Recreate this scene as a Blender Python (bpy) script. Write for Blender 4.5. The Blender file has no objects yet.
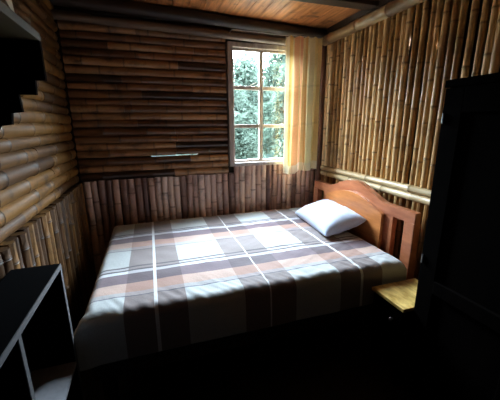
import bpy, bmesh, math, random
from mathutils import Vector, Matrix, noise
random.seed(11)
R = random.Random(5)
scene = bpy.context.scene
COL = scene.collection

# ------------------------------------------------------------------ camera
cam_d = bpy.data.cameras.new('camera')
cam_d.sensor_fit = 'HORIZONTAL'
cam_d.sensor_width = 36.0
cam_d.lens = 298.4 / 500 * 36.0
cam_d.clip_start = 0.02
cam_d.clip_end = 200
cam = bpy.data.objects.new('camera', cam_d)
COL.objects.link(cam)
_r = Vector((0.94971276, -0.31306321, -0.0060913))
_u = Vector((0.08238153, 0.23105108, 0.96944762))
_f = Vector((0.30209098, 0.92119858, -0.24522278))
m = Matrix.Identity(4)
for i in range(3):
    m[i][0], m[i][1], m[i][2] = _r[i], _u[i], -_f[i]
m[0][3], m[1][3], m[2][3] = 0.0, 0.0, 1.42
cam.matrix_world = m
scene.camera = cam

# ------------------------------------------------------------------ world, light, exposure
scene.view_settings.view_transform = 'Standard'
scene.view_settings.look = 'None'
scene.view_settings.gamma = 1.0
scene.view_settings.use_curve_mapping = False
scene.view_settings.exposure = 0.0
SKY_TOP, SKY_MID, SKY_LOW, SKY_GROUND = 110.0, 150.0, 18.0, 2.0
ADDED_GLOW = 110.0          # glow added to the sky, unseen to the right, lifts the bed's left end
world = bpy.data.worlds.new('overcast_sky')
scene.world = world
world.use_nodes = True
wn, wl = world.node_tree.nodes, world.node_tree.links
wn.clear()
w_out = wn.new('ShaderNodeOutputWorld')
w_bg = wn.new('ShaderNodeBackground')
w_tc = wn.new('ShaderNodeTexCoord')
w_sep = wn.new('ShaderNodeSeparateXYZ')
w_ramp = wn.new('ShaderNodeValToRGB')
w_map = wn.new('ShaderNodeMapRange')
wl.new(w_tc.outputs['Generated'], w_sep.inputs[0])
wl.new(w_sep.outputs['Z'], w_map.inputs['Value'])
w_map.inputs['From Min'].default_value = -1
w_map.inputs['From Max'].default_value = 1
wl.new(w_map.outputs[0], w_ramp.inputs[0])
_sky = (0.73, 0.85, 1.0)
def skc(v, c=_sky):
    return (c[0] * v, c[1] * v, c[2] * v, 1)
cr = w_ramp.color_ramp
cr.elements[0].position = 0.0
cr.elements[0].color = skc(SKY_GROUND, (0.6, 0.7, 0.5))
cr.elements[1].position = 1.0
cr.elements[1].color = skc(SKY_TOP)
for pos, v in ((0.49, SKY_GROUND), (0.505, SKY_LOW), (0.57, SKY_LOW * 1.5), (0.65, SKY_MID), (0.76, SKY_MID), (0.84, SKY_MID * 0.45)):
    e = cr.elements.new(pos)
    e.color = skc(v, (0.6, 0.7, 0.5) if v == SKY_GROUND else _sky)
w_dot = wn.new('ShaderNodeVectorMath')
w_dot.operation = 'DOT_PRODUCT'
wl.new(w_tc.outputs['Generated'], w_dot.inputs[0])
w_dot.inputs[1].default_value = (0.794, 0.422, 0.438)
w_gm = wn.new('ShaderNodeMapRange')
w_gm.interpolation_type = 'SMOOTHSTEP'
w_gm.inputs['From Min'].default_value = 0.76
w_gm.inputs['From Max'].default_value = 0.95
w_gm.inputs['To Max'].default_value = ADDED_GLOW
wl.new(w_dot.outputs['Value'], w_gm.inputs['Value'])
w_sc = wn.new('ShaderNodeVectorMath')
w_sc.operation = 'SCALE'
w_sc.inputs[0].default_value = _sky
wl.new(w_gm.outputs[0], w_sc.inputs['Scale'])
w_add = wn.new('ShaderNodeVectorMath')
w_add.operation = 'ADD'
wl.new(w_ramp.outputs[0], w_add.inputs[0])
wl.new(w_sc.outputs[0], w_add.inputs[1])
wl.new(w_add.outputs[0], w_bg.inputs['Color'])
w_bg.inputs['Strength'].default_value = 1.0
wl.new(w_bg.outputs[0], w_out.inputs['Surface'])

# daylight portal in the window opening (guides sampling of the sky, emits nothing itself)
pd = bpy.data.lights.new('window_daylight_portal', 'AREA')
pd.shape = 'RECTANGLE'
pd.size, pd.size_y = 0.58, 1.03
pd.cycles.is_portal = True
po = bpy.data.objects.new('window_daylight_portal', pd)
po.location = (1.01, 2.80, 1.572)
po.rotation_euler = (math.radians(-90), 0, 0)
COL.objects.link(po)

# ------------------------------------------------------------------ helpers
def link(name, bm, mat, parent=None, smooth=True):
    me = bpy.data.meshes.new(name)
    bmesh.ops.recalc_face_normals(bm, faces=bm.faces)
    bm.to_mesh(me)
    bm.free()
    if smooth:
        for p in me.polygons:
            p.use_smooth = True
        try:
            me.set_sharp_from_angle(angle=math.radians(35))
        except Exception:
            pass
    o = bpy.data.objects.new(name, me)
    COL.objects.link(o)
    if mat:
        me.materials.append(mat)
    if parent:
        o.parent = parent
    return o

def empty(name, loc=(0, 0, 0)):
    o = bpy.data.objects.new(name, None)
    o.location = loc
    o.empty_display_size = 0.1
    COL.objects.link(o)
    return o

def tag(o, label, cat, group=None, kind=None):
    o['label'] = label
    o['category'] = cat
    if group:
        o['group'] = group
    if kind:
        o['kind'] = kind
    return o

def struct(o, label=None):
    o['kind'] = 'structure'
    if label:
        o['label'] = label
    return o

def box(bm, x0, x1, y0, y1, z0, z1, bev=0.0, mat=None):
    x0, x1 = min(x0, x1), max(x0, x1)
    y0, y1 = min(y0, y1), max(y0, y1)
    z0, z1 = min(z0, z1), max(z0, z1)
    M = Matrix.Translation(((x0 + x1) / 2, (y0 + y1) / 2, (z0 + z1) / 2)) @ Matrix.Diagonal((x1 - x0, y1 - y0, z1 - z0, 1))
    if mat is not None:
        M = mat @ M
    r = bmesh.ops.create_cube(bm, size=1.0, matrix=M)
    if bev > 0:
        es = list({e for v in r['verts'] for e in v.link_edges})
        bmesh.ops.bevel(bm, geom=es, offset=bev, segments=2, affect='EDGES', profile=0.6)

def grid_wall(bm, axis, a0, a1, z0, z1, t0, t1, holes):
    """A wall slab with rectangular holes; axis 'x': spans x, thickness in y."""
    As = sorted({a0, a1, *[h[0] for h in holes], *[h[1] for h in holes]})
    Zs = sorted({z0, z1, *[h[2] for h in holes], *[h[3] for h in holes]})
    As = [a for a in As if a0 <= a <= a1]
    Zs = [z for z in Zs if z0 <= z <= z1]
    for i in range(len(As) - 1):
        run = None
        for j in range(len(Zs) - 1):
            ca, cz = (As[i] + As[i + 1]) / 2, (Zs[j] + Zs[j + 1]) / 2
            hole = any(h[0] < ca < h[1] and h[2] < cz < h[3] for h in holes)
            if not hole:
                if run is None:
                    run = [Zs[j], Zs[j + 1]]
                else:
                    run[1] = Zs[j + 1]
            if (hole or j == len(Zs) - 2) and run:
                if axis == 'x':
                    box(bm, As[i], As[i + 1], t0, t1, run[0], run[1])
                else:
                    box(bm, t0, t1, As[i], As[i + 1], run[0], run[1])
                run = None

def tube(bm, pts, rads, seg=10, caps=True, attr=None, lay=None, squash=1.0, sq1=1.0):
    """Lofted tube through pts with radii; attr: colour per ring."""
    pts = [Vector(p) for p in pts]
    rings = []
    d = (pts[-1] - pts[0]).normalized()
    ref = Vector((0, 0, 1)) if abs(d.z) < 0.9 else Vector((1, 0, 0))
    for i, p in enumerate(pts):
        a = pts[max(0, i - 1)]
        b = pts[min(len(pts) - 1, i + 1)]
        t = (b - a).normalized() if (b - a).length > 1e-9 else d
        n1 = t.cross(ref).normalized()
        n2 = t.cross(n1).normalized()
        ring = []
        for k in range(seg):
            an = 2 * math.pi * k / seg
            v = bm.verts.new(p + n1 * math.cos(an) * rads[i] * sq1 + n2 * math.sin(an) * rads[i] * squash)
            if lay is not None:
                v[lay] = attr[i]
            ring.append(v)
        rings.append(ring)
    for i in range(len(rings) - 1):
        for k in range(seg):
            bm.faces.new((rings[i][k], rings[i][(k + 1) % seg], rings[i + 1][(k + 1) % seg], rings[i + 1][k]))
    if caps:
        bm.faces.new(rings[0][::-1])
        bm.faces.new(rings[-1])

def prism(bm, outline, axis, a0, a1, bev=0.0):
    """Extrude a 2-D outline along an axis ('x': outline is (y,z); 'y': outline is (x,z))."""
    def P(u, w, a):
        return (a, u, w) if axis == 'x' else ((u, a, w) if axis == 'y' else (u, w, a))
    A = [bm.verts.new(P(u, w, a0)) for u, w in outline]
    B = [bm.verts.new(P(u, w, a1)) for u, w in outline]
    f1 = bm.faces.new(A)
    f2 = bm.faces.new(B[::-1])
    n = len(outline)
    for i in range(n):
        bm.faces.new((A[i], B[i], B[(i + 1) % n], A[(i + 1) % n]))
    if bev > 0:
        es = list(f1.edges) + list(f2.edges)
        bmesh.ops.bevel(bm, geom=es, offset=bev, segments=2, affect='EDGES')

# ------------------------------------------------------------------ materials
def newmat(name):
    mt = bpy.data.materials.new(name)
    mt.use_nodes = True
    nt = mt.node_tree
    b = nt.nodes['Principled BSDF']
    return mt, nt, b

def N(nt, kind, **kw):
    n = nt.nodes.new(kind)
    for k, v in kw.items():
        setattr(n, k, v)
    return n

def ramp(nt, stops):
    r = nt.nodes.new('ShaderNodeValToRGB')
    els = r.color_ramp.elements
    while len(els) < len(stops):
        els.new(0.5)
    for e, (p, c) in zip(els, stops):
        e.position = p
        e.color = (*c, 1)
    return r

def mix(nt, fac, a, b, mode='MIX'):
    n = nt.nodes.new('ShaderNodeMix')
    n.data_type = 'RGBA'
    n.blend_type = mode
    for sock, val in ((n.inputs[0], fac), (n.inputs[6], a), (n.inputs[7], b)):
        if isinstance(val, bpy.types.NodeSocket):
            nt.links.new(val, sock)
        elif isinstance(val, (int, float)):
            sock.default_value = val
        else:
            sock.default_value = (*val, 1)
    return n.outputs[2]

def noise_tex(nt, scale, detail=3, rough=0.55, stretch=(1, 1, 1)):
    tc = N(nt, 'ShaderNodeTexCoord')
    mp = N(nt, 'ShaderNodeMapping')
    mp.inputs['Scale'].default_value = stretch
    nt.links.new(tc.outputs['Object'], mp.inputs[0])
    nz = N(nt, 'ShaderNodeTexNoise')
    nz.inputs['Scale'].default_value = scale
    nz.inputs['Detail'].default_value = detail
    nz.inputs['Roughness'].default_value = rough
    nt.links.new(mp.outputs[0], nz.inputs['Vector'])
    return nz.outputs['Fac']

def bump(nt, b, h, strength=0.3, dist=0.01):
    n = N(nt, 'ShaderNodeBump')
    n.inputs['Strength'].default_value = strength
    n.inputs['Distance'].default_value = dist
    nt.links.new(h, n.inputs['Height'])
    nt.links.new(n.outputs[0], b.inputs['Normal'])

def bamboo_mat(name, dark, mid, light, stretch, rough=0.38, stain=0.5):
    mt, nt, b = newmat(name)
    at = N(nt, 'ShaderNodeAttribute', attribute_name='cane')
    sp = N(nt, 'ShaderNodeSeparateColor')
    nt.links.new(at.outputs['Color'], sp.inputs[0])
    r = ramp(nt, [(0.0, dark), (0.45, mid), (1.0, light)])
    ad = N(nt, 'ShaderNodeMath', operation='MULTIPLY_ADD')
    streak = noise_tex(nt, 9, 4, 0.6, stretch)
    nt.links.new(streak, ad.inputs[0])
    ad.inputs[1].default_value = 0.9
    sub = N(nt, 'ShaderNodeMath', operation='SUBTRACT')
    nt.links.new(sp.outputs[0], sub.inputs[0])
    sub.inputs[1].default_value = 0.45
    nt.links.new(sub.outputs[0], ad.inputs[2])
    nt.links.new(ad.outputs[0], r.inputs[0])
    # dark scale stains and the dark ring at each node
    st = ramp(nt, [(0.52, (0, 0, 0)), (0.68, (1, 1, 1))])
    nt.links.new(noise_tex(nt, 7, 5, 0.65), st.inputs[0])
    ml = N(nt, 'ShaderNodeMath', operation='MULTIPLY')
    nt.links.new(st.outputs[0], ml.inputs[0])
    ml.inputs[1].default_value = stain
    c1 = mix(nt, ml.outputs[0], r.outputs[0], tuple(x * 0.35 for x in dark))
    mn = N(nt, 'ShaderNodeMath', operation='MULTIPLY')
    nt.links.new(sp.outputs[2], mn.inputs[0])
    mn.inputs[1].default_value = 0.75
    c2 = mix(nt, mn.outputs[0], c1, tuple(x * 0.5 for x in dark))
    nt.links.new(c2, b.inputs['Base Color'])
    b.inputs['Roughness'].default_value = rough
    bump(nt, b, streak, 0.25, 0.004)
    return mt

def wood_mat(name, dark, light, scale=6, stretch=(1, 1, 1), rough=0.5, contrast=(0.3, 0.7), knots=False, bmp=0.2):
    mt, nt, b = newmat(name)
    g = noise_tex(nt, scale, 5, 0.6, stretch)
    r = ramp(nt, [(contrast[0], dark), (contrast[1], light)])
    nt.links.new(g, r.inputs[0])
    col = r.outputs[0]
    if knots:
        k = ramp(nt, [(0.60, (0, 0, 0)), (0.75, (1, 1, 1))])
        nt.links.new(noise_tex(nt, 9, 2, 0.5), k.inputs[0])
        col = mix(nt, k.outputs[0], col, tuple(x * 0.45 for x in dark))
    nt.links.new(col, b.inputs['Base Color'])
    b.inputs['Roughness'].default_value = rough
    bump(nt, b, g, bmp, 0.004)
    return mt

def plain_mat(name, c, rough=0.6, metal=0.0, var=0.12):
    mt, nt, b = newmat(name)
    g = noise_tex(nt, 30, 3)
    r = ramp(nt, [(0.3, tuple(x * (1 - var) for x in c)), (0.7, tuple(min(1, x * (1 + var)) for x in c))])
    nt.links.new(g, r.inputs[0])
    nt.links.new(r.outputs[0], b.inputs['Base Color'])
    b.inputs['Roughness'].default_value = rough
    b.inputs['Metallic'].default_value = metal
    return mt

M = {}
M['bam_back_h'] = bamboo_mat('aged brown bamboo, horizontal', (0.030, 0.012, 0.005), (0.155, 0.063, 0.024), (0.42, 0.21, 0.09), (0.35, 4, 4), 0.28, 0.75)
M['bam_back_v'] = bamboo_mat('aged brown bamboo, vertical', (0.14, 0.065, 0.046), (0.48, 0.28, 0.205), (0.78, 0.58, 0.47), (4, 4, 0.35), 0.36, 0.6)
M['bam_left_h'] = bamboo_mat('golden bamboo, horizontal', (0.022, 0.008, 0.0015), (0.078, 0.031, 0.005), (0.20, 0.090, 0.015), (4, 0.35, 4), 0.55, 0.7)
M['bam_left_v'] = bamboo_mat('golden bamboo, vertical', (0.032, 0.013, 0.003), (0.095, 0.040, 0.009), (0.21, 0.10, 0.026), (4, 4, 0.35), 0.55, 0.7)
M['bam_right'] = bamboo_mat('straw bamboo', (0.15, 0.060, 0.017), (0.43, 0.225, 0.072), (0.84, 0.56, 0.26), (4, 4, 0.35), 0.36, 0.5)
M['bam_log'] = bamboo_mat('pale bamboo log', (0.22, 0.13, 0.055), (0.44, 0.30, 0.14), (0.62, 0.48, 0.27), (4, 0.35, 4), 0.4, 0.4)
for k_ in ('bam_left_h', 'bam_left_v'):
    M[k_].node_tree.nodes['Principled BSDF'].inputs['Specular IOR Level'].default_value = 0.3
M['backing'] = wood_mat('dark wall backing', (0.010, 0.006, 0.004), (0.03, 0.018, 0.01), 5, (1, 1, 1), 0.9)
M['ceil'] = wood_mat('orange brown ceiling board', (0.20, 0.06, 0.018), (0.66, 0.27, 0.09), 7, (5, 0.45, 5), 0.42, (0.28, 0.68), True)
M['beam'] = wood_mat('dark beam wood', (0.012, 0.007, 0.005), (0.05, 0.03, 0.018), 8, (0.6, 3, 3), 0.5)
M['beam_pale'] = wood_mat('weathered pole wood', (0.07, 0.042, 0.028), (0.20, 0.13, 0.085), 8, (0.6, 4, 4), 0.5)
M['post'] = wood_mat('reddish brown post wood', (0.06, 0.02, 0.01), (0.21, 0.085, 0.045), 8, (4, 4, 0.6), 0.45)
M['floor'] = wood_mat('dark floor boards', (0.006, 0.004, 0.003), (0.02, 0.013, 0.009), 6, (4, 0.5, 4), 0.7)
M['frame'] = wood_mat('brown window frame paint', (0.28, 0.235, 0.205), (0.50, 0.43, 0.385), 10, (4, 4, 0.6), 0.45)
M['headb'] = wood_mat('orange varnished wood', (0.30, 0.085, 0.022), (0.62, 0.24, 0.075), 7, (3, 0.5, 3), 0.28, (0.25, 0.75))
M['headb_red'] = wood_mat('reddish varnished wood', (0.27, 0.075, 0.032), (0.52, 0.19, 0.085), 7, (3, 0.6, 3), 0.28, (0.25, 0.75))
M['rail'] = wood_mat('dark bed rail wood', (0.014, 0.007, 0.005), (0.04, 0.02, 0.012), 7, (0.5, 3, 3), 0.5)
M['pine'] = wood_mat('yellow pine board', (0.46, 0.26, 0.05), (0.92, 0.66, 0.22), 11, (2.2, 1.0, 2), 0.4, (0.35, 0.65))
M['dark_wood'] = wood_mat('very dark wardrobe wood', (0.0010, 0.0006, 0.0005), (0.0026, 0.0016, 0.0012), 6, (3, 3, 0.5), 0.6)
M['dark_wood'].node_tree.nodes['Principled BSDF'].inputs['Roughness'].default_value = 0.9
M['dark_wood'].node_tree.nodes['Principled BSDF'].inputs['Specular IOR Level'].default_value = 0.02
M['black_lam'] = plain_mat('black laminate', (0.0025, 0.0026, 0.003), 0.8)
M['black_lam'].node_tree.nodes['Principled BSDF'].inputs['Specular IOR Level'].default_value = 0.02
M['grey_edge'] = plain_mat('grey edge banding', (0.09, 0.09, 0.095), 0.55)
M['grey_lam'] = plain_mat('grey laminate', (0.22, 0.22, 0.24), 0.6)
M['olive'] = wood_mat('olive brown shelf board', (0.045, 0.036, 0.016), (0.10, 0.08, 0.035), 7, (3, 0.5, 3), 0.6)
M['mattress'] = plain_mat('pale mattress ticking', (0.5, 0.48, 0.45), 0.9)
M['metal'] = plain_mat('worn steel', (0.5, 0.5, 0.5), 0.35, 1.0)
M['paper'] = plain_mat('pale paper', (0.8, 0.82, 0.72), 0.8)

def fabric_mat(name, base=None, attr=None, bscale=900, bs=0.25, sheen=0.3, transl=0.0):
    mt, nt, b = newmat(name)
    if attr:
        at = N(nt, 'ShaderNodeAttribute', attribute_name=attr)
        col = at.outputs['Color']
    else:
        rg = N(nt, 'ShaderNodeRGB')
        rg.outputs[0].default_value = (*base, 1)
        col = rg.outputs[0]
    var = ramp(nt, [(0.3, (0.86, 0.86, 0.86)), (0.7, (1, 1, 1))])
    nt.links.new(noise_tex(nt, 160, 2), var.inputs[0])
    c = mix(nt, 1.0, col, var.outputs[0], 'MULTIPLY')
    nt.links.new(c, b.inputs['Base Color'])
    b.inputs['Roughness'].default_value = 0.85
    try:
        b.inputs['Sheen Weight'].default_value = sheen
    except Exception:
        pass
    bump(nt, b, noise_tex(nt, 60, 3), bs, 0.004)
    if transl > 0:
        out = [n for n in nt.nodes if n.type == 'OUTPUT_MATERIAL'][0]
        tr = N(nt, 'ShaderNodeBsdfTranslucent')
        nt.links.new(c, tr.inputs['Color'])
        ms = N(nt, 'ShaderNodeMixShader')
        ms.inputs[0].default_value = transl
        nt.links.new(b.outputs[0], ms.inputs[1])
        nt.links.new(tr.outputs[0], ms.inputs[2])
        nt.links.new(ms.outputs[0], out.inputs['Surface'])
    return mt
M['spread'] = fabric_mat('plaid cotton', attr='plaid')
M['pillow'] = fabric_mat('pale blue white cotton', (0.64, 0.73, 0.92))
M['curtain'] = fabric_mat('striped curtain cloth', attr='stripe', transl=0.09, sheen=0.0)

mt, nt, b = newmat('window glass')
nt.nodes.remove(b)
out = [n for n in nt.nodes if n.type == 'OUTPUT_MATERIAL'][0]
tp = N(nt, 'ShaderNodeBsdfTransparent')
tp.inputs[0].default_value = (0.95, 0.98, 0.97, 1)
gl = N(nt, 'ShaderNodeBsdfGlossy')
gl.inputs['Roughness'].default_value = 0.03
fr = N(nt, 'ShaderNodeLayerWeight')
fr.inputs['Blend'].default_value = 0.5
pw5 = N(nt, 'ShaderNodeMath', operation='POWER')
pw5.inputs[1].default_value = 5.0
nt.links.new(fr.outputs['Facing'], pw5.inputs[0])
fa = N(nt, 'ShaderNodeMath', operation='MULTIPLY_ADD')
nt.links.new(pw5.outputs[0], fa.inputs[0])
fa.inputs[1].default_value = 0.9
fa.inputs[2].default_value = 0.025
ms = N(nt, 'ShaderNodeMixShader')
nt.links.new(fa.outputs[0], ms.inputs[0])
nt.links.new(tp.outputs[0], ms.inputs[1])
nt.links.new(gl.outputs[0], ms.inputs[2])
nt.links.new(ms.outputs[0], out.inputs['Surface'])
M['glass'] = mt

# ------------------------------------------------------------------ bamboo
def cane_layer(bm):
    return bm.verts.layers.float_color.get('cane') or bm.verts.layers.float_color.new('cane')

def cane(bm, p0, p1, r, seg=9, gap=0.30, rnd=None, bend=0.004, squash=1.0, sq1=1.0):
    lay = cane_layer(bm)
    p0, p1 = Vector(p0), Vector(p1)
    L = (p1 - p0).length
    d = (p1 - p0) / L
    rnd = R.random() if rnd is None else rnd
    pos = []
    s = R.uniform(0.02, gap)
    nodes = []
    while s < L - 0.02:
        nodes.append(s)
        s += gap * R.uniform(0.75, 1.2)
    st = [(0, r * 0.98, 0.0)]
    prev = 0
    for nd in nodes:
        if nd - 0.006 > prev + 0.02:
            st.append(((prev + nd) / 2, r * 0.965, 0.0))
        st += [(nd - 0.010, r * 0.985, 0.0), (nd - 0.003, r * 1.085, 0.5), (nd + 0.001, r * 1.0, 1.0), (nd + 0.004, r * 1.06, 0.7), (nd + 0.012, r * 0.985, 0.0)]
        prev = nd + 0.012
    if L - prev > 0.03:
        st.append(((prev + L) / 2, r * 0.965, 0.0))
    st.append((L, r * 0.98, 0.1))
    st = [q for q in st if 0 <= q[0] <= L]
    perp = d.cross(Vector((0.3, 0.5, 0.8))).normalized()
    ph, bd = R.uniform(0, 6.28), R.uniform(-bend, bend)
    taper = R.uniform(-0.08, 0.08)
    pts, rads, at = [], [], []
    for s, rr, nf in st:
        off = perp * (bd * math.sin(math.pi * s / L + ph * 0.1))
        pts.append(p0 + d * s + off)
        rads.append(rr * (1 + taper * (s / L - 0.5)))
        at.append((rnd, R.random(), nf, 1))
    tube(bm, pts, rads, seg, True, at, lay, squash, sq1)

XL, XR, YB, YF = -0.607, 1.66, 2.75, -1.05      # inner faces of the backing walls
ZB = 0.975
def zceil(x):
    return 2.305 - 0.035 * x

# ------------------------------------------------------------------ floor
bm = bmesh.new()
y = YF - 0.1
x = XL - 0.1
while x < XR + 0.1:
    box(bm, x, min(x + 0.138, XR + 0.1), YF - 0.1, YB + 0.1, -0.03, 0.0, 0.002)
    x += 0.14
box(bm, XL - 0.1, XR + 0.1, YF - 0.1, YB + 0.1, -0.06, -0.03)
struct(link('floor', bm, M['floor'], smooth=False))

# ------------------------------------------------------------------ walls
WX0, WX1, WZ0, WZ1 = 0.735, 1.285, 1.070, 2.075
slit1 = (0.0, 0.40, 1.150, 1.172)
slit2 = (-0.47, -0.40, 2.157, 2.175)
bm = bmesh.new()
grid_wall(bm, 'x', XL - 0.05, XR + 0.05, 0, 2.42, YB, YB + 0.03, [(WX0, WX1, WZ0, WZ1), slit1, slit2])
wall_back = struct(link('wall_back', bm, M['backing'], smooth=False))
bm = bmesh.new()
z = ZB + 0.002
row = 0
while z < 2.33:
    r = R.uniform(0.0265, 0.0335)
    zc = z + r
    x_end = WX0 - 0.055 if zc > WZ0 - 0.06 else XR - 0.03
    if zc < 1.03:
        x_end = WX0 - 0.055
    if zc > WZ1 + 0.06:
        x_end = XR - 0.03
    cuts = [XL + 0.045]
    c = XL + R.uniform(0.35, 0.95)
    while c < x_end - 0.25:
        cuts.append(c)
        c += R.uniform(0.5, 1.1)
    cuts.append(x_end)
    z_up = z + 2 * r
    near1 = abs(z_up - 1.161) < 0.036
    if near1:                        # the loose row that lets daylight through
        r = (1.158 - z) / 2
        zc = z + r
        z_up = 1.1645
    near2 = abs(z_up - 2.166) < 0.036
    if near2:
        r = (2.163 - z) / 2
        zc = z + r
        z_up = 2.169
    for a, bb in zip(cuts[:-1], cuts[1:]):
        tilt = R.uniform(-0.004, 0.004) if not near1 else 0
        cane(bm, (a + 0.001, YB - r * 0.6, zc), (bb - 0.001, YB - r * 0.6, zc + tilt), r * R.uniform(1.03, 1.09) if not (near1 or near2) else r, 12, 0.34, sq1=R.uniform(0.68, 0.85))
    z = z_up
    row += 1
o = link('horizontal_bamboo', bm, M['bam_back_h'], wall_back)
bm = bmesh.new()
x = XL + 0.05
while x < XR - 0.05:
    r = R.uniform(0.024, 0.030)
    top = ZB + R.uniform(-0.006, 0.004) if x < WX0 - 0.05 else 1.045
    cane(bm, (x + r, YB - r * 0.7, 0.01), (x + r + R.uniform(-0.004, 0.004), YB - r * 0.7, top), r * 1.03, 12, 0.3, sq1=0.72)
    x += 2 * r + R.uniform(0.0, 0.003)
o = link('vertical_bamboo', bm, M['bam_back_v'], wall_back)
o['label'] = 'vertical reddish brown bamboo wainscot'

bm = bmesh.new()
grid_wall(bm, 'y', YF, YB, 0, 2.42, XL - 0.03, XL, [])
wall_left = struct(link('wall_left', bm, M['backing'], smooth=False))
bm = bmesh.new()
z = ZB + 0.004
while z < 2.33:
    r = R.uniform(0.028, 0.036)
    cuts = [YF + 0.02]
    c = YF + R.uniform(0.4, 1.0)
    while c < YB - 0.35:
        cuts.append(c)
        c += R.uniform(0.55, 1.2)
    cuts.append(YB - 0.075)
    for a, bb in zip(cuts[:-1], cuts[1:]):
        cane(bm, (XL + r * 0.65, a + 0.001, z + r), (XL + r * 0.65, bb - 0.001, z + r + R.uniform(-0.005, 0.005)), r * 1.06, 12, 0.34, rnd=R.uniform(0.3, 0.9), sq1=0.7)
    z += 2 * r
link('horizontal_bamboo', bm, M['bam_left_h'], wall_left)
bm = bmesh.new()
y = YF + 0.02
while y < YB - 0.09:
    r = R.uniform(0.026, 0.034)
    cane(bm, (XL + r, y + r, 0.01), (XL + r, y + r + R.uniform(-0.006, 0.006), ZB + R.uniform(-0.008, 0.002)), r, 10, 0.3)
    y += 2 * r + 0.001
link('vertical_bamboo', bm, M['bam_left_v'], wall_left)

bm = bmesh.new()
def rh(y, z, w=0.006, h=0.014):
    return (y - w / 2, y + w / 2, z - h / 2, z + h / 2)
# canes of the right wall: thin, with gaps; small chinks in the backing behind some gaps
canes_r, gaps_r = [], []
y = YF + 0.03
while y < YB - 0.07:
    r = R.uniform(0.0165, 0.0215)
    g = R.choice([0.007, 0.012, 0.016, 0.020])
    canes_r.append((y + r, r))
    gaps_r.append((y + 2 * r + g / 2, g))
    y += 2 * r + g
chinks = []
for ty, tz in ((2.38, 2.01), (1.74, 1.95), (1.645, 1.93), (1.48, 1.875), (2.314, 1.94), (2.10, 1.92), (0.95, 1.67), (1.1, 1.66)):
    cand = [q for q in gaps_r if q[1] >= 0.014]
    gy, gg = min(cand, key=lambda q: abs(q[0] - ty))
    chinks.append(rh(gy, tz, min(0.010, gg * 0.7), 0.022))
grid_wall(bm, 'y', YF, YB, 0, 2.42, XR, XR + 0.01, chinks)
wall_right = struct(link('wall_right', bm, M['backing'], smooth=False))
bm = bmesh.new()
LOGZ = (0.995, 0.945)
for yc, r in canes_r:
    lean = R.uniform(-0.005, 0.005)
    cane(bm, (XR - r, yc, 1.022), (XR - r, yc + lean, 2.30), r, 12, 0.26, rnd=R.uniform(0.38, 0.95))
    cane(bm, (XR - r, yc, 0.01), (XR - r, yc + R.uniform(-0.004, 0.004), 0.922), r, 9, 0.26)
link('vertical_bamboo', bm, M['bam_right'], wall_right)
bm = bmesh.new()
for k, (zc, r) in enumerate(((0.997, 0.026), (0.946, 0.026))):
    cuts = [YF + 0.02, 0.4 + 0.2 * k, 1.75 - 0.25 * k, YB - 0.06]
    for a, bb in zip(cuts[:-1], cuts[1:]):
        cane(bm, (XR - r - 0.004, a, zc), (XR - r - 0.004, bb, zc), r, 12, 0.36, rnd=R.uniform(0.55, 0.9))
link('horizontal_bamboo', bm, M['bam_log'], wall_right)

bm = bmesh.new()
grid_wall(bm, 'x', XL - 0.03, XR + 0.03, 0, 2.42, YF - 0.03, YF, [])
wall_front = struct(link('wall_front', bm, M['backing'], smooth=False))
bm = bmesh.new()
z = 0.0
x = XL + 0.04
while x < XR - 0.06:
    r = R.uniform(0.026, 0.034)
    cane(bm, (x + r, YF + r, 0.01), (x + r, YF + r, 2.29), r, 8, 0.3)
    x += 2 * r + 0.001
link('vertical_bamboo', bm, M['beam'], wall_front)

# ------------------------------------------------------------------ ceiling: boards running away from the window
bm = bmesh.new()
x = XL - 0.04
while x < XR + 0.03:
    w = 0.112
    x1 = min(x + w - 0.003, XR + 0.03)
    vs = []
    mat = Matrix.Identity(4)
    bmt = bmesh.new()
    box(bmt, x, x1, YF - 0.03, YB + 0.03, 0, 0.02, 0.002)
    for v in bmt.verts:
        v.co.z += zceil(v.co.x)
    tmp = bpy.data.meshes.new('t')
    bmt.to_mesh(tmp)
    bmt.free()
    bm.from_mesh(tmp)
    bpy.data.meshes.remove(tmp)
    x += w
bmt = bmesh.new()
box(bmt, XL - 0.05, XR + 0.05, YF - 0.03, YB + 0.03, 0.022, 0.045)
for v in bmt.verts:
    v.co.z += zceil(v.co.x)
tmp = bpy.data.meshes.new('t')
bmt.to_mesh(tmp)
bmt.free()
bm.from_mesh(tmp)
bpy.data.meshes.remove(tmp)
struct(link('ceiling', bm, M['ceil'], smooth=False))

def pole(name, p0, p1, r, mat, n=9, knob=0.06, seg=14):
    bm = bmesh.new()
    p0, p1 = Vector(p0), Vector(p1)
    pts, rads = [], []
    for i in range(n + 1):
        t = i / n
        pts.append(p0.lerp(p1, t) + Vector((R.uniform(-1, 1), R.uniform(-1, 1), R.uniform(-1, 1))) * r * 0.05)
        rads.append(r * (1 + R.uniform(-knob, knob)))
    tube(bm, pts, rads, seg)
    return struct(link(name, bm, mat))

# dark timber along the back wall under the boards and the pole beneath it
o = pole('trim_1', (XL + 0.0, YB - 0.115, zceil(XL) - 0.047), (XR - 0.0, YB - 0.115, zceil(XR) - 0.047), 0.046, M['beam'])
o = pole('trim_2', (XL + 0.03, YB - 0.085, 2.178), (XR - 0.03, YB - 0.085, 2.122), 0.032, M['beam_pale'])
# pale log along the top of the right wall
bm = bmesh.new()
for a, bb in ((YF + 0.02, 0.9), (0.9, YB - 0.13)):
    cane(bm, (XR - 0.075, a, 2.15), (XR - 0.075, bb, 2.152), 0.042, 14, 0.4, rnd=0.15)
o = struct(link('trim_3', bm, M['bam_log']))
# dark wall plate above the log
bm = bmesh.new()
box(bm, XR - 0.085, XR - 0.012, YF + 0.02, YB - 0.17, 2.197, zceil(XR) - 0.005, 0.004)
struct(link('trim_4', bm, M['beam'], smooth=False))
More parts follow.
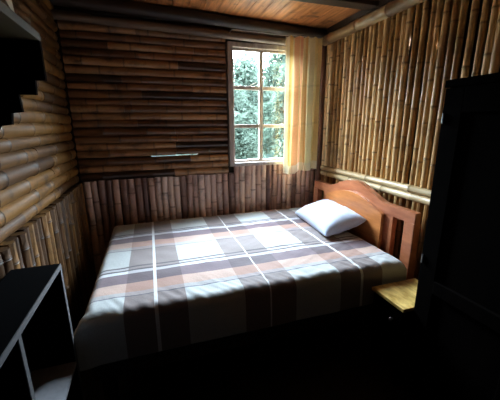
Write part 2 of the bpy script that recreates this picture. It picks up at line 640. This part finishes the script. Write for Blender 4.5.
# cross beam under the ceiling boards
bm = bmesh.new()
box(bm, XL + 0.0, XR - 0.09, 1.92, 2.02, 2.205, zceil(XR) - 0.012, 0.006)
struct(link('trim_5', bm, M['beam'], smooth=False))
bm = bmesh.new()
box(bm, XL + 0.0, XR - 0.09, 1.0, 1.10, 2.185, zceil(XR) - 0.012, 0.006)
struct(link('trim_6', bm, M['beam'], smooth=False))
# corner posts
o = pole('trim_7', (XR - 0.055, YB - 0.10, 0.005), (XR - 0.06, YB - 0.10, 2.13), 0.028, M['post'], 12)

# ------------------------------------------------------------------ window
win = empty('window_1', (1.01, YB, WZ0))
struct(win)
def wpart(name, mat, boxes, smooth=False, bev=0.003):
    bm = bmesh.new()
    for bx in boxes:
        box(bm, *bx, bev)
    o = link(name, bm, mat, win, smooth)
    o.matrix_parent_inverse = Matrix.Translation(-win.location)
    return o
ya, yb = YB - 0.06, YB + 0.035
wpart('window_frame', M['frame'], [
    (WX0 - 0.045, WX0 + 0.001, ya, yb, WZ0 - 0.03, WZ1 + 0.03),
    (WX1 - 0.001, WX1 + 0.055, ya, yb, WZ0 - 0.03, WZ1 + 0.03),
    (WX0 + 0.001, WX1 - 0.001, ya, yb, WZ1 - 0.01, WZ1 + 0.03)])
wpart('window_sill', M['frame'], [(WX0 + 0.001, WX1 - 0.001, ya - 0.012, yb, WZ0 - 0.03, WZ0 + 0.004)])
sy0, sy1 = YB - 0.035, YB - 0.008
sash = [(WX0 + 0.001, WX0 + 0.011, sy0, sy1, WZ0 + 0.004, WZ1 - 0.01), (WX1 - 0.011, WX1 - 0.001, sy0, sy1, WZ0 + 0.004, WZ1 - 0.01),
        (WX0 + 0.011, WX1 - 0.011, sy0, sy1, WZ0 + 0.004, WZ0 + 0.026), (WX0 + 0.011, WX1 - 0.011, sy0, sy1, WZ1 - 0.032, WZ1 - 0.01)]
xm = (WX0 + WX1) / 2 - 0.005
sash.append((xm - 0.019, xm + 0.019, sy0, sy1, WZ0 + 0.026, WZ1 - 0.032))
for k in (1, 2):
    zz = WZ1 - (WZ1 - WZ0) * k / 3
    for xa, xb in ((WX0 + 0.011, xm - 0.019), (xm + 0.019, WX1 - 0.011)):
        sash.append((xa, xb, sy0 + 0.003, sy1 - 0.003, zz - 0.016, zz + 0.016))
wpart('sash', M['frame'], sash, bev=0.002)
bm = bmesh.new()
box(bm, WX0 + 0.02, WX1 - 0.02, YB - 0.022, YB - 0.019, WZ0 + 0.02, WZ1 - 0.02)
o = link('glass', bm, M['glass'], win, False)
o.matrix_parent_inverse = Matrix.Translation(-win.location)

# ------------------------------------------------------------------ bed
BX0, BX1, BY0, BY1 = -0.355, 1.455, 1.30, 2.655
MZ0, MZ1 = 0.395, 0.595
bed = tag(empty('bed', (0.55, 1.98, 0)), 'wooden double bed with arched orange varnished headboard against the bamboo wall', 'bed')
def bpart(name, bm, mat, parent=bed, smooth=False):
    o = link(name, bm, mat, parent, smooth)
    off = Vector((0, 0, 0))
    p = parent
    while p:
        off += p.location
        p = p.parent
    if parent is bed:
        o.matrix_parent_inverse = Matrix.Translation(-bed.location)
    return o
HC = 1.94
def arch(y):
    d = abs(y - HC)
    if d > 0.36:
        return 0.888
    return 0.888 + 0.10 * (0.5 + 0.5 * math.cos(math.pi * d / 0.36)) ** 0.8
HX0, HX1 = 1.50, 1.545
HY0, HY1 = 1.335, 2.545
# arched back frame, with an open slot on either side
outl = []
n = 48
top = [(HY0 + (HY1 - HY0) * i / n, arch(HY0 + (HY1 - HY0) * i / n)) for i in range(n + 1)]
def band(bm, ya, yb, zlow):
    k = 40
    o_ = [(ya, zlow), (yb, zlow)]
    t_ = [(yb + (ya - yb) * i / k, arch(yb + (ya - yb) * i / k)) for i in range(k + 1)]
    prism(bm, o_ + t_, 'x', HX0, HX1)
bm = bmesh.new()
k = 60
outline = [(HY0 + 0.095, 0.82), (HY1 - 0.095, 0.82)]
pts_top = [(HY1 + (HY0 - HY1) * i / k, arch(HY1 + (HY0 - HY1) * i / k)) for i in range(k + 1)]
prism(bm, [(HY0, 0.815), (HY1, 0.815)] + pts_top, 'x', HX0, HX1, 0.004)
box(bm, HX0 + 0.004, HX1 - 0.004, HY0 + 0.18, HY1 - 0.18, 0.30, 0.82)
headboard = bpart('headboard', bm, M['headb_red'], smooth=True)
headboard['label'] = 'arched reddish varnished headboard'
# raised front panel with its own lower arch
def arch2(y):
    d = abs(y - HC)
    return 0.812 + 0.088 * (max(0.0, math.cos(math.pi * d / 0.72)) ** 1.1)
bm = bmesh.new()
PY0, PY1 = HC - 0.355, HC + 0.355
k = 40
prism(bm, [(PY0, 0.42), (PY1, 0.42)] + [(PY1 + (PY0 - PY1) * i / k, arch2(PY1 + (PY0 - PY1) * i / k)) for i in range(k + 1)], 'x', HX0 - 0.022, HX0, 0.006)
o = bpart('headboard_panel', bm, M['headb'], smooth=True)
o['label'] = 'raised orange panel with lower arch'
for y0, y1 in ((HY0, HY0 + 0.078), (HY1 - 0.078, HY1)):
    bm = bmesh.new()
    box(bm, HX0 - 0.004, HX1 + 0.004, y0, y1, 0.0, 0.82, 0.004)
    bpart('headboard_post', bm, M['headb_red'], smooth=False)
for y0 in (1.325, 2.60):
    bm = bmesh.new()
    box(bm, BX0 + 0.01, HX0 - 0.006, y0, y0 + 0.028, 0.25, 0.385, 0.004)
    bpart('side_rail', bm, M['rail'])
bm = bmesh.new()
box(bm, BX0 + 0.005, BX0 + 0.032, 1.355, 2.598, 0.25, 0.385, 0.004)
bpart('foot_rail', bm, M['rail'])
bm = bmesh.new()
for i in range(12):
    xx = BX0 + 0.08 + i * 0.148
    box(bm, xx, xx + 0.08, 1.355, 2.598, 0.355, 0.375, 0.003)
bpart('slats', bm, M['rail'])
for xx, yy in ((BX0 + 0.035, 1.356), (BX0 + 0.035, 2.538)):
    bm = bmesh.new()
    box(bm, xx, xx + 0.06, yy, yy + 0.06, 0.0, 0.35, 0.004)
    bpart('leg', bm, M['rail'])

# mattress
bm = bmesh.new()
box(bm, BX0 + 0.018, BX1 - 0.02, BY0 + 0.014, BY1 - 0.018, 0.386, MZ1 - 0.012, 0.035)
mo = tag(link('mattress', bm, M['mattress']), 'pale mattress lying on the wooden bed, under the plaid bedspread', 'mattress')

# bedspread: cloth unrolled over the mattress
WHITE = (0.80, 0.84, 0.90)
def plaid(s, t):
    """s along the bed, t across it; cloth coordinates in metres (the drop counts on)."""
    kx = (s + 0.035) / 0.575
    dx = (kx - round(kx)) * 0.575
    brown = abs(dx) < 0.145
    line = abs(dx) < 0.0065
    per = 0.598
    q = (t - 1.425) % per if t > 1.30 else 0.5       # 0 at the thin dark line nearest the near edge
    light = (0.55, 0.575, 0.575)
    taupe = (0.235, 0.185, 0.18)
    if line:
        return (0.78, 0.78, 0.80)
    if q < 0.010:
        c = (0.10, 0.09, 0.11) if brown else (0.16, 0.16, 0.20)
    elif q < 0.045:
        c = (0.36, 0.29, 0.29) if brown else (0.46, 0.44, 0.45)
    elif q < 0.140:
        c = (0.42, 0.235, 0.18) if brown else (0.58, 0.39, 0.32)
    elif q < 0.245:
        c = (0.10, 0.06, 0.075) if brown else (0.165, 0.105, 0.13)
    elif q < 0.285:
        c = (0.50, 0.47, 0.50) if brown else (0.72, 0.74, 0.80)
    elif q < 0.300:
        c = (0.07, 0.055, 0.065)
    elif q < 0.325:
        c = (0.26, 0.20, 0.20) if brown else (0.50, 0.48, 0.50)
    elif q < 0.340:
        c = (0.07, 0.055, 0.065)
    else:
        c = taupe if brown else light
    return c

def profile(over, drop):
    """cloth overshoot past the mattress edge -> (outward, down)."""
    r = 0.05
    if over <= -r:
        return over, 0.0
    a = (over + r) / r
    if a < math.pi / 2:
        return -r + r * math.sin(a), r * (1 - math.cos(a))
    ex = over + r - r * math.pi / 2
    return ex * 0.03, r + ex

bm = bmesh.new()
lay = None
step = 0.0085
drop_n, drop_l, drop_f = 0.215, 0.225, 0.08
s0, s1 = BX0 - drop_l, BX1 - 0.01
t0, t1 = BY0 - drop_n, BY1 + drop_f
ns, nt_ = int((s1 - s0) / step), int((t1 - t0) / step)
gridv = []
for j in range(nt_ + 1):
    t = t0 + (t1 - t0) * j / nt_
    rowv = []
    for i in range(ns + 1):
        s = s0 + (s1 - s0) * i / ns
        ox, dz1 = profile(BX0 - s, drop_l)
        oy, dz2 = profile(BY0 - t, drop_n)
        oy2, dz3 = profile(t - BY1, drop_f)
        px = BX0 - ox
        if BY0 - t > -0.05:
            py = BY0 - oy
        elif t - BY1 > -0.05:
            py = BY1 + oy2
        else:
            py = t
        if BX0 - s < -0.05:
            px = s
        # past the pillow end the cloth dips over the mattress end
        dend = max(0.0, s - (BX1 - 0.07))
        dz4 = 3.5 * dend ** 2 / 0.06 * 0.12
        rr = 0.05
        dz = max(dz1, dz2, dz3)
        if dz1 > 0 and dz2 > 0:
            dz = min(max(dz1, dz2) + 0.35 * min(dz1, dz2), 0.235)
        pz = MZ1 + 0.006 - dz - dz4
        # soft wrinkles
        top = 1.0 if dz < 0.02 else 0.3
        w = noise.noise(Vector((s * 3.0, t * 4.5, 0.3))) * 0.007
        w += noise.noise(Vector((s * 9 + t * 6, t * 8 - s * 5, 2.1))) * 0.0035
        # short gathers along the near edge
        ed = math.exp(-((t - (BY0 + 0.06)) / 0.10) ** 2)
        w += ed * noise.noise(Vector((s * 34 + t * 20, t * 8, 7.7))) * 0.0052
        rr2 = math.exp(-((s - 1.05) / 0.45) ** 2)
        w += rr2 * noise.noise(Vector((s * 14 - t * 22, s * 6 + t * 5, 4.2))) * 0.0048
        pz += w * top
        if dz2 > 0.06:
            fold = noise.noise(Vector((s * 5.0, 0, 3.3))) * 0.010 * min(1, (dz2 - 0.06) / 0.1)
            py -= abs(fold) + 0.001
            if dz2 > 0.2:
                pass
        if dz1 > 0 and dz2 > 0:
            px -= 0.035 * min(1, dz / 0.1)
            py -= 0.012 * min(1, dz / 0.1)
        if dz1 > 0.06:
            px -= abs(noise.noise(Vector((t * 6.0, 0, 8.3)))) * 0.012
        rowv.append(bm.verts.new((px, py, pz)))
    gridv.append(rowv)
cl = bm.loops.layers.float_color.new('plaid')
for j in range(nt_):
    for i in range(ns):
        f = bm.faces.new((gridv[j][i], gridv[j][i + 1], gridv[j + 1][i + 1], gridv[j + 1][i]))
        s = s0 + (s1 - s0) * (i + 0.5) / ns
        t = t0 + (t1 - t0) * (j + 0.5) / nt_
        c = (*plaid(s, t), 1)
        for lp in f.loops:
            lp[cl] = c
sp = link('bedspread', bm, M['spread'])
for p in sp.data.polygons:
    p.use_smooth = True
tag(sp, 'plaid bedspread in brown, terracotta and pale grey spread over the bed', 'bedspread')
sd = sp.modifiers.new('thickness', 'SOLIDIFY')
sd.thickness = 0.003
sd.offset = 1

# pillow
bm = bmesh.new()
nu, nv = 36, 26
LX, LY, TH = 0.170, 0.300, 0.082
def pil(u, v, side):
    # u,v in [-1,1]
    pin = 1 - 0.10 * (abs(u) ** 2) * (1 - abs(v)) - 0
    x = LX * u * (1 - 0.07 * (1 - abs(v) ** 2) * abs(u) ** 3)
    y = LY * v * (1 - 0.06 * (1 - abs(u) ** 2) * abs(v) ** 3)
    h = ((1 - abs(u) ** 2.6) ** 0.42) * ((1 - abs(v) ** 2.8) ** 0.42)
    wr = noise.noise(Vector((u * 3, v * 4, 1.2 * side))) * 0.012 + noise.noise(Vector((u * 8, v * 9, 5))) * 0.004
    z = side * TH * h + wr * h
    return x, y, z
grids = []
for side in (1, -1):
    g = []
    for j in range(nv + 1):
        rw = []
        for i in range(nu + 1):
            u, v = -math.cos(math.pi * i / nu), -math.cos(math.pi * j / nv)
            if side == -1 and (i in (0, nu) or j in (0, nv)):
                rw.append(grids[0][j][i])
            else:
                rw.append(bm.verts.new(pil(u, v, side)))
        g.append(rw)
    grids.append(g)
for side, g in enumerate(grids):
    for j in range(nv):
        for i in range(nu):
            vs = [g[j][i], g[j][i + 1], g[j + 1][i + 1], g[j + 1][i]]
            if side:
                vs.reverse()
            bm.faces.new(vs)
pw = link('pillow', bm, M['pillow'])
for p in pw.data.polygons:
    p.use_smooth = True
tag(pw, 'white pillow with a faint blue tint resting at the headboard end of the bed', 'pillow')
pw.location = (1.338, 2.04, 0.684)
pw.rotation_euler = (math.radians(0), math.radians(-16), math.radians(-5))

# ------------------------------------------------------------------ curtain
bm = bmesh.new()
CX0, CX1, CZ0, CZ1, CY = 1.180, 1.530, 0.955, 2.165, 2.585
ni, nj = 110, 60
gv = []
for j in range(nj + 1):
    v = j / nj
    rw = []
    for i in range(ni + 1):
        u = i / ni
        amp = 0.010 + 0.014 * v
        ph = 2 * math.pi * (4.6 * u + 0.25 * noise.noise(Vector((u * 3, v * 1.2, 0))))
        yy = CY + amp * math.sin(ph) + 0.006 * noise.noise(Vector((u * 14, v * 3, 2)))
        xx = CX0 + (CX1 - CX0) * u + 0.006 * math.sin(ph * 2) + 0.012 * v * (0.5 - u) * 0.5
        zz = CZ1 + (CZ0 - CZ1) * v
        zz += (0.010 * math.sin(ph * 0.5 + 1) + 0.022 * u + (0.012 if u > 0.35 else 0.0)) * v
        zz -= 0.006 * (1 - v) * math.sin(ph) + 0.012 * (1 - v) * (1 - u)
        rw.append(bm.verts.new((xx, yy, zz)))
    gv.append(rw)
cl = bm.loops.layers.float_color.new('stripe')
STR = [(0.0, (0.95, 0.84, 0.55)), (0.10, (0.94, 0.66, 0.22)), (0.20, (0.95, 0.78, 0.42)), (0.27, (0.92, 0.50, 0.24)), (0.36, (0.95, 0.72, 0.36)), (0.41, (0.90, 0.46, 0.24)),
       (0.48, (0.95, 0.76, 0.38)), (0.56, (0.92, 0.62, 0.24)), (0.64, (0.98, 0.90, 0.56)), (0.82, (0.97, 0.82, 0.38)), (0.92, (0.92, 0.68, 0.28))]
for j in range(nj):
    for i in range(ni):
        f = bm.faces.new((gv[j][i], gv[j][i + 1], gv[j + 1][i + 1], gv[j + 1][i]))
        u, v = (i + 0.5) / ni, (j + 0.5) / nj
        c = STR[0][1]
        for p, cc in STR:
            if u >= p:
                c = cc
        if abs(v - 0.34) < 0.006 or abs(v - 0.62) < 0.006:
            c = tuple(x * 0.9 for x in c)
        if v > 0.93:
            c = tuple(0.45 * x + 0.55 * w_ for x, w_ in zip(c, (0.93, 0.88, 0.70)))
        for lp in f.loops:
            lp[cl] = (*c, 1)
cu = empty('curtain', (1.385, CY, 0.96))
tag(cu, 'thin curtain in cream, gold and peach stripes hanging at the right side of the window', 'curtain')
o = link('cloth', bm, M['curtain'], cu)
o.matrix_parent_inverse = Matrix.Translation(-cu.location)
for p in o.data.polygons:
    p.use_smooth = True
bm = bmesh.new()
tube(bm, [(0.70, CY, 2.166), (1.14, CY, 2.158), (1.575, CY, 2.163)], [0.003] * 3, 6)
for xx in (0.70, 1.575):
    tube(bm, [(xx, CY, 2.163), (xx, YB - 0.095, 2.158)], [0.003] * 2, 6)
o = link('curtain_wire', bm, M['metal'], cu)
o.matrix_parent_inverse = Matrix.Translation(-cu.location)

# ------------------------------------------------------------------ wardrobe
WX, WYF, WZ = 1.212, 1.018, 1.597
wd = tag(empty('wardrobe', (1.4, 0.55, 0)), 'tall almost black wooden wardrobe with framed doors standing at the right edge', 'wardrobe')
def part_of(root, name, mat, fn, smooth=False, parent=None):
    bm = bmesh.new()
    fn(bm)
    o = link(name, bm, mat, parent or root, smooth)
    o.matrix_parent_inverse = Matrix.Translation(-root.location)
    if parent:
        o.matrix_parent_inverse = Matrix.Identity(4)
    return o
WYN = 0.02
def f(bm):
    box(bm, WX + 0.024, 1.585, WYN, WYF, 0.06, WZ - 0.03)
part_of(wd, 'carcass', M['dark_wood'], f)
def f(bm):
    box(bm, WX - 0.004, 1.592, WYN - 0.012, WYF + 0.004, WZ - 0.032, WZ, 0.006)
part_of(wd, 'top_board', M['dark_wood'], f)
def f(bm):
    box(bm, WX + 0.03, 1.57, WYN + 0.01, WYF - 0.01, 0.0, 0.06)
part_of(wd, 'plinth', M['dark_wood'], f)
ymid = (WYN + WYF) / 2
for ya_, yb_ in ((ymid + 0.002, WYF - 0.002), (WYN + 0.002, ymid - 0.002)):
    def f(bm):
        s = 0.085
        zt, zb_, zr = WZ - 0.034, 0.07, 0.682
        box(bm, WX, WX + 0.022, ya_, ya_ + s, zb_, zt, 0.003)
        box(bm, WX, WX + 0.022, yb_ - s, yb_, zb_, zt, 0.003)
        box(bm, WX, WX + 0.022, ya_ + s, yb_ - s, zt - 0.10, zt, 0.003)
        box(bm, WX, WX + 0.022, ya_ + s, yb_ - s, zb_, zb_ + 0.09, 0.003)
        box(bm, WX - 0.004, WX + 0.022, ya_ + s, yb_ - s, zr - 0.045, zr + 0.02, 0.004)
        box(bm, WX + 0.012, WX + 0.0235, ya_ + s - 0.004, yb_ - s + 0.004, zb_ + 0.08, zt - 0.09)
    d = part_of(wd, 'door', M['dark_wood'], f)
    hy = yb_ - 0.008 if ya_ > ymid else ya_ + 0.008
    for hz in (1.44, 0.785):
        def f(bm):
            tube(bm, [(WX - 0.004, hy, hz - 0.022), (WX - 0.004, hy, hz + 0.022)], [0.0035] * 2, 8)
        o = part_of(wd, 'hinge', M['metal'], f, True, d)
    ky = ya_ + 0.03 if ya_ > ymid else yb_ - 0.03
    def f(bm):
        tube(bm, [(WX + 0.002, ky, 1.0), (WX - 0.012, ky, 1.0), (WX - 0.016, ky, 1.0), (WX - 0.024, ky, 1.0)], [0.006, 0.006, 0.013, 0.010], 12)
    part_of(wd, 'knob', M['dark_wood'], f, True, d)

# ------------------------------------------------------------------ nightstand
NX0, NX1, NY0, NY1, NZ = 1.165, 1.475, 1.03, 1.262, 0.50
nsd = tag(empty('nightstand', (1.33, 1.14, 0)), 'small dark nightstand with a yellow pine top between bed and wardrobe', 'nightstand')
def f(bm):
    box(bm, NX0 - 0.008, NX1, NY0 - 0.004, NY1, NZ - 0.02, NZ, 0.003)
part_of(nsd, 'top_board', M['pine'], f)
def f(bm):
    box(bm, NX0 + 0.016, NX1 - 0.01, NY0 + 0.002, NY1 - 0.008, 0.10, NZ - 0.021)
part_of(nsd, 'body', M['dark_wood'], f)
def f(bm):
    box(bm, NX0, NX0 + 0.0155, NY0 + 0.008, NY1 - 0.014, NZ - 0.16, NZ - 0.026, 0.003)
dr = part_of(nsd, 'drawer', M['dark_wood'], f)
def f(bm):
    yy = (NY0 + NY1) / 2 - 0.05
    tube(bm, [(NX0 + 0.002, yy, NZ - 0.10), (NX0 - 0.010, yy, NZ - 0.10), (NX0 - 0.014, yy, NZ - 0.10), (NX0 - 0.021, yy, NZ - 0.10)], [0.005, 0.005, 0.010, 0.007], 12)
part_of(nsd, 'knob', M['metal'], f, True, dr)
for lx in (NX0 + 0.018, NX1 - 0.05):
    for ly in (NY0 + 0.004, NY1 - 0.045):
        def f(bm):
            box(bm, lx, lx + 0.035, ly, ly + 0.035, 0.0, 0.10, 0.002)
        part_of(nsd, 'leg', M['dark_wood'], f)

# ------------------------------------------------------------------ open bookcase at the left
CXF, CXB, CYF, CYN, CZT = -0.374, -0.552, 1.262, 0.02, 0.893
CXB = XL + 0.07
bc = tag(empty('bookcase', (-0.48, 0.7, 0)), 'low black open bookcase with grey board edges against the left wall', 'bookcase')
T = 0.018
def f(bm):
    box(bm, CXB, CXF - 0.003, CYN, CYF, CZT - T, CZT)
tb = part_of(bc, 'top_board', M['black_lam'], f)
def f(bm):
    box(bm, CXF - 0.003, CXF, CYN, CYF, CZT - T - 0.001, CZT + 0.0005)
o = part_of(bc, 'edge_band', M['grey_edge'], f, False, tb)
o['label'] = 'grey front edge'
sides = [CYF - T, 0.853 - T, 0.46, CYN]
for yy in sides:
    def f(bm):
        box(bm, CXB, CXF - 0.003, yy, yy + T, 0.0, CZT - T - 0.0005)
    s_ = part_of(bc, 'side_panel', M['black_lam'], f)
    def f(bm):
        box(bm, CXF - 0.003, CXF, yy + 0.0, yy + T, 0.0, CZT - T - 0.001)
    o = part_of(bc, 'edge_band', M['grey_edge'], f, False, s_)
    o['label'] = 'grey front edge'
for zz, mt_ in ((0.438, 'grey_lam'), (0.03, 'grey_lam')):
    for a, bb in zip(sides[1:], sides[:-1]):
        def f(bm):
            box(bm, CXB, CXF - 0.002, a + T, bb, zz - T / 2, zz + T / 2)
        o = part_of(bc, 'shelf', M[mt_], f)
        o['label'] = 'grey shelf board'
def f(bm):
    box(bm, CXB - 0.004, CXB, CYN, CYF, 0.02, CZT - 0.002)
part_of(bc, 'back_panel', M['black_lam'], f)

# ------------------------------------------------------------------ wall shelf with stepped end
SXF, SZ, SY1, SY0 = -0.342, 1.712, 1.352, 0.25
SB = XL + 0.068
ws = tag(empty('wall_shelf', (-0.5, 0.8, 1.45)), 'wooden wall shelf with a stepped dark end bracket, mounted high on the left wall', 'shelf')
def f(bm):
    box(bm, SB, SXF, SY0, SY1, SZ, SZ + 0.028, 0.002)
part_of(ws, 'board', M['olive'], f)
steps = [(SXF, SZ - 0.0005), (SXF, 1.580), (-0.376, 1.580), (-0.379, 1.530), (-0.435, 1.530), (-0.432, 1.470), (-0.466, 1.466), (-0.472, 1.425), (-0.51, 1.42), (SB, 1.37), (SB, SZ - 0.0005)]
for ys in (SY1 - 0.02, SY0):
    def f(bm):
        prism(bm, steps, 'y', ys, ys + 0.02)
    o = part_of(ws, 'bracket', M['dark_wood'], f)
    o['label'] = 'dark end bracket cut in steps'
bm = bmesh.new()
# a pale leaf of paper with its corner over the shelf edge
py_ = [(1.145, 1.742), (1.165, 1.742), (1.195, 1.79), (1.19, 1.84), (1.10, 1.84), (1.115, 1.79)]
A = [bm.verts.new((-0.350 - 0.25 * (z_ - 1.742), y_, z_)) for y_, z_ in py_]
bm.faces.new(A)
B = [bm.verts.new((-0.44, 1.10, 1.742)), bm.verts.new((-0.44, 1.165, 1.742))]
bm.faces.new((A[0], B[0], B[1], A[1]))
pp = link('paper_sheet', bm, M['paper'], None, False)
sd = pp.modifiers.new('thickness', 'SOLIDIFY')
sd.thickness = 0.001
tag(pp, 'pale creased sheet of paper on the wall shelf at top left', 'paper')

# ------------------------------------------------------------------ outside
def foliage_mat(name, a, b_):
    mt, nt, b = newmat(name)
    oi = noise_tex(nt, 3.0, 3)
    r = ramp(nt, [(0.3, a), (0.7, b_)])
    nt.links.new(oi, r.inputs[0])
    nt.links.new(r.outputs[0], b.inputs['Base Color'])
    b.inputs['Roughness'].default_value = 0.9
    b.inputs['Specular IOR Level'].default_value = 0.0
    out = [n for n in nt.nodes if n.type == 'OUTPUT_MATERIAL'][0]
    tr = N(nt, 'ShaderNodeBsdfTranslucent')
    nt.links.new(r.outputs[0], tr.inputs['Color'])
    ms = N(nt, 'ShaderNodeMixShader')
    ms.inputs[0].default_value = 0.35
    nt.links.new(b.outputs[0], ms.inputs[1])
    nt.links.new(tr.outputs[0], ms.inputs[2])
    nt.links.new(ms.outputs[0], out.inputs['Surface'])
    return mt
M['leaf1'] = foliage_mat('green leaves', (0.027, 0.041, 0.030), (0.045, 0.063, 0.048))
M['leaf2'] = foliage_mat('pale green leaves', (0.033, 0.047, 0.036), (0.052, 0.069, 0.055))
M['bark'] = wood_mat('grey bark', (0.05, 0.04, 0.03), (0.14, 0.11, 0.08), 8)
M['grass'] = wood_mat('grass', (0.06, 0.05, 0.03), (0.11, 0.095, 0.055), 3, (1, 1, 1), 0.9)
bm = bmesh.new()
box(bm, -25, 30, YB + 0.2, 45, -0.35, -0.25)
g = struct(link('ground', bm, M['grass'], smooth=False))
g['label'] = 'green grass outside'

bm = bmesh.new()
hv = []
for j in range(13):
    rw = []
    for i in range(41):
        xx, t = -22 + 60 * i / 40, j / 12
        hh = 6.4 + 0.9 * math.sin(xx * 0.23) + 1.1 * noise.noise(Vector((xx * 0.25, 0, 1)))
        rw.append(bm.verts.new((xx, 13.6 + 24 * t, -0.3 + hh * math.sin(t * math.pi / 2) + 0.35 * noise.noise(Vector((xx * 0.8, t * 9, 5))))))
    hv.append(rw)
for j in range(12):
    for i in range(40):
        bm.faces.new((hv[j][i], hv[j][i + 1], hv[j + 1][i + 1], hv[j + 1][i]))
M['hill'] = foliage_mat('hazy wooded slope', (0.004, 0.0075, 0.0058), (0.013, 0.019, 0.016))
h_ = struct(link('hillside', bm, M['hill']))
h_['label'] = 'pale wooded slope far outside'

def tree(x, y, h, crown_r, n, lm, label, group=None, cz=0.55, leaf=0.13):
    R = random.Random(int(x * 100 + y * 10))
    root = empty('tree', (x, y, -0.25))
    tag(root, label, 'tree', group)
    bm = bmesh.new()
    pts, rads = [], []
    for i in range(7):
        t = i / 6
        pts.append((0.15 * math.sin(t * 3 + x), 0.1 * math.cos(t * 2 + y), h * 0.85 * t))
        rads.append(0.10 * (1 - 0.75 * t) + 0.01)
    tube(bm, pts, rads, 10)
    for k in range(9):
        a = R.uniform(0, 6.28)
        zz = h * R.uniform(0.25, 0.75)
        L = crown_r * R.uniform(0.5, 0.9)
        p = Vector((0, 0, zz))
        q = p + Vector((math.cos(a) * L, math.sin(a) * L, L * 0.5))
        tube(bm, [p, p.lerp(q, 0.5) + Vector((0, 0, 0.04)), q], [0.035, 0.022, 0.008], 6)
    link('trunk', bm, M['bark'], root)
    bm = bmesh.new()
    clumps = []
    for k in range(36):
        a, e = R.uniform(0, 6.28), R.uniform(-1, 1)
        rr = R.uniform(0.35, 1.0)
        clumps.append((Vector((math.cos(a) * crown_r * rr * math.sqrt(1 - e * e * 0.8), math.sin(a) * crown_r * rr * math.sqrt(1 - e * e * 0.8), h * cz + e * h * (1 - cz))), crown_r * R.uniform(0.22, 0.4)))
    for k in range(n):
        c, cr_ = R.choice(clumps)
        d = Vector((R.gauss(0, 1), R.gauss(0, 1), R.gauss(0, 1)))
        p = c + d.normalized() * cr_ * R.random() ** 0.4
        if p.z < 0.05:
            p.z = 0.05 + R.random() * 0.2
        ax = Vector((R.gauss(0, 1), R.gauss(0, 1), R.gauss(-0.4, 0.6))).normalized()
        sd_ = ax.cross(Vector((R.random(), R.random(), R.random()))).normalized()
        L = leaf * R.uniform(0.6, 1.3)
        nrm = ax.cross(sd_)
        v0 = bm.verts.new(p)
        v1 = bm.verts.new(p + ax * L * 0.5 + sd_ * L * 0.2 + nrm * L * 0.05)
        v2 = bm.verts.new(p + ax * L)
        v3 = bm.verts.new(p + ax * L * 0.5 - sd_ * L * 0.2 + nrm * L * 0.05)
        bm.faces.new((v0, v1, v2, v3))
    me = bpy.data.meshes.new('foliage')
    bm.to_mesh(me)
    bm.free()
    me.materials.append(lm)
    fo = bpy.data.objects.new('foliage', me)
    COL.objects.link(fo)
    fo.parent = root
tree(4.1, 8.0, 3.9, 1.25, 15000, M['leaf1'], 'leafy green tree seen through the right window panes', leaf=0.17)
tree(1.40, 8.0, 3.6, 1.12, 12000, M['leaf2'], 'pale green tree seen through the left column of window panes', leaf=0.17)
tree(3.3, 12.9, 4.2, 1.7, 10000, M['leaf2'], 'paler tree further away, behind the others, in the middle of the window view', leaf=0.24)
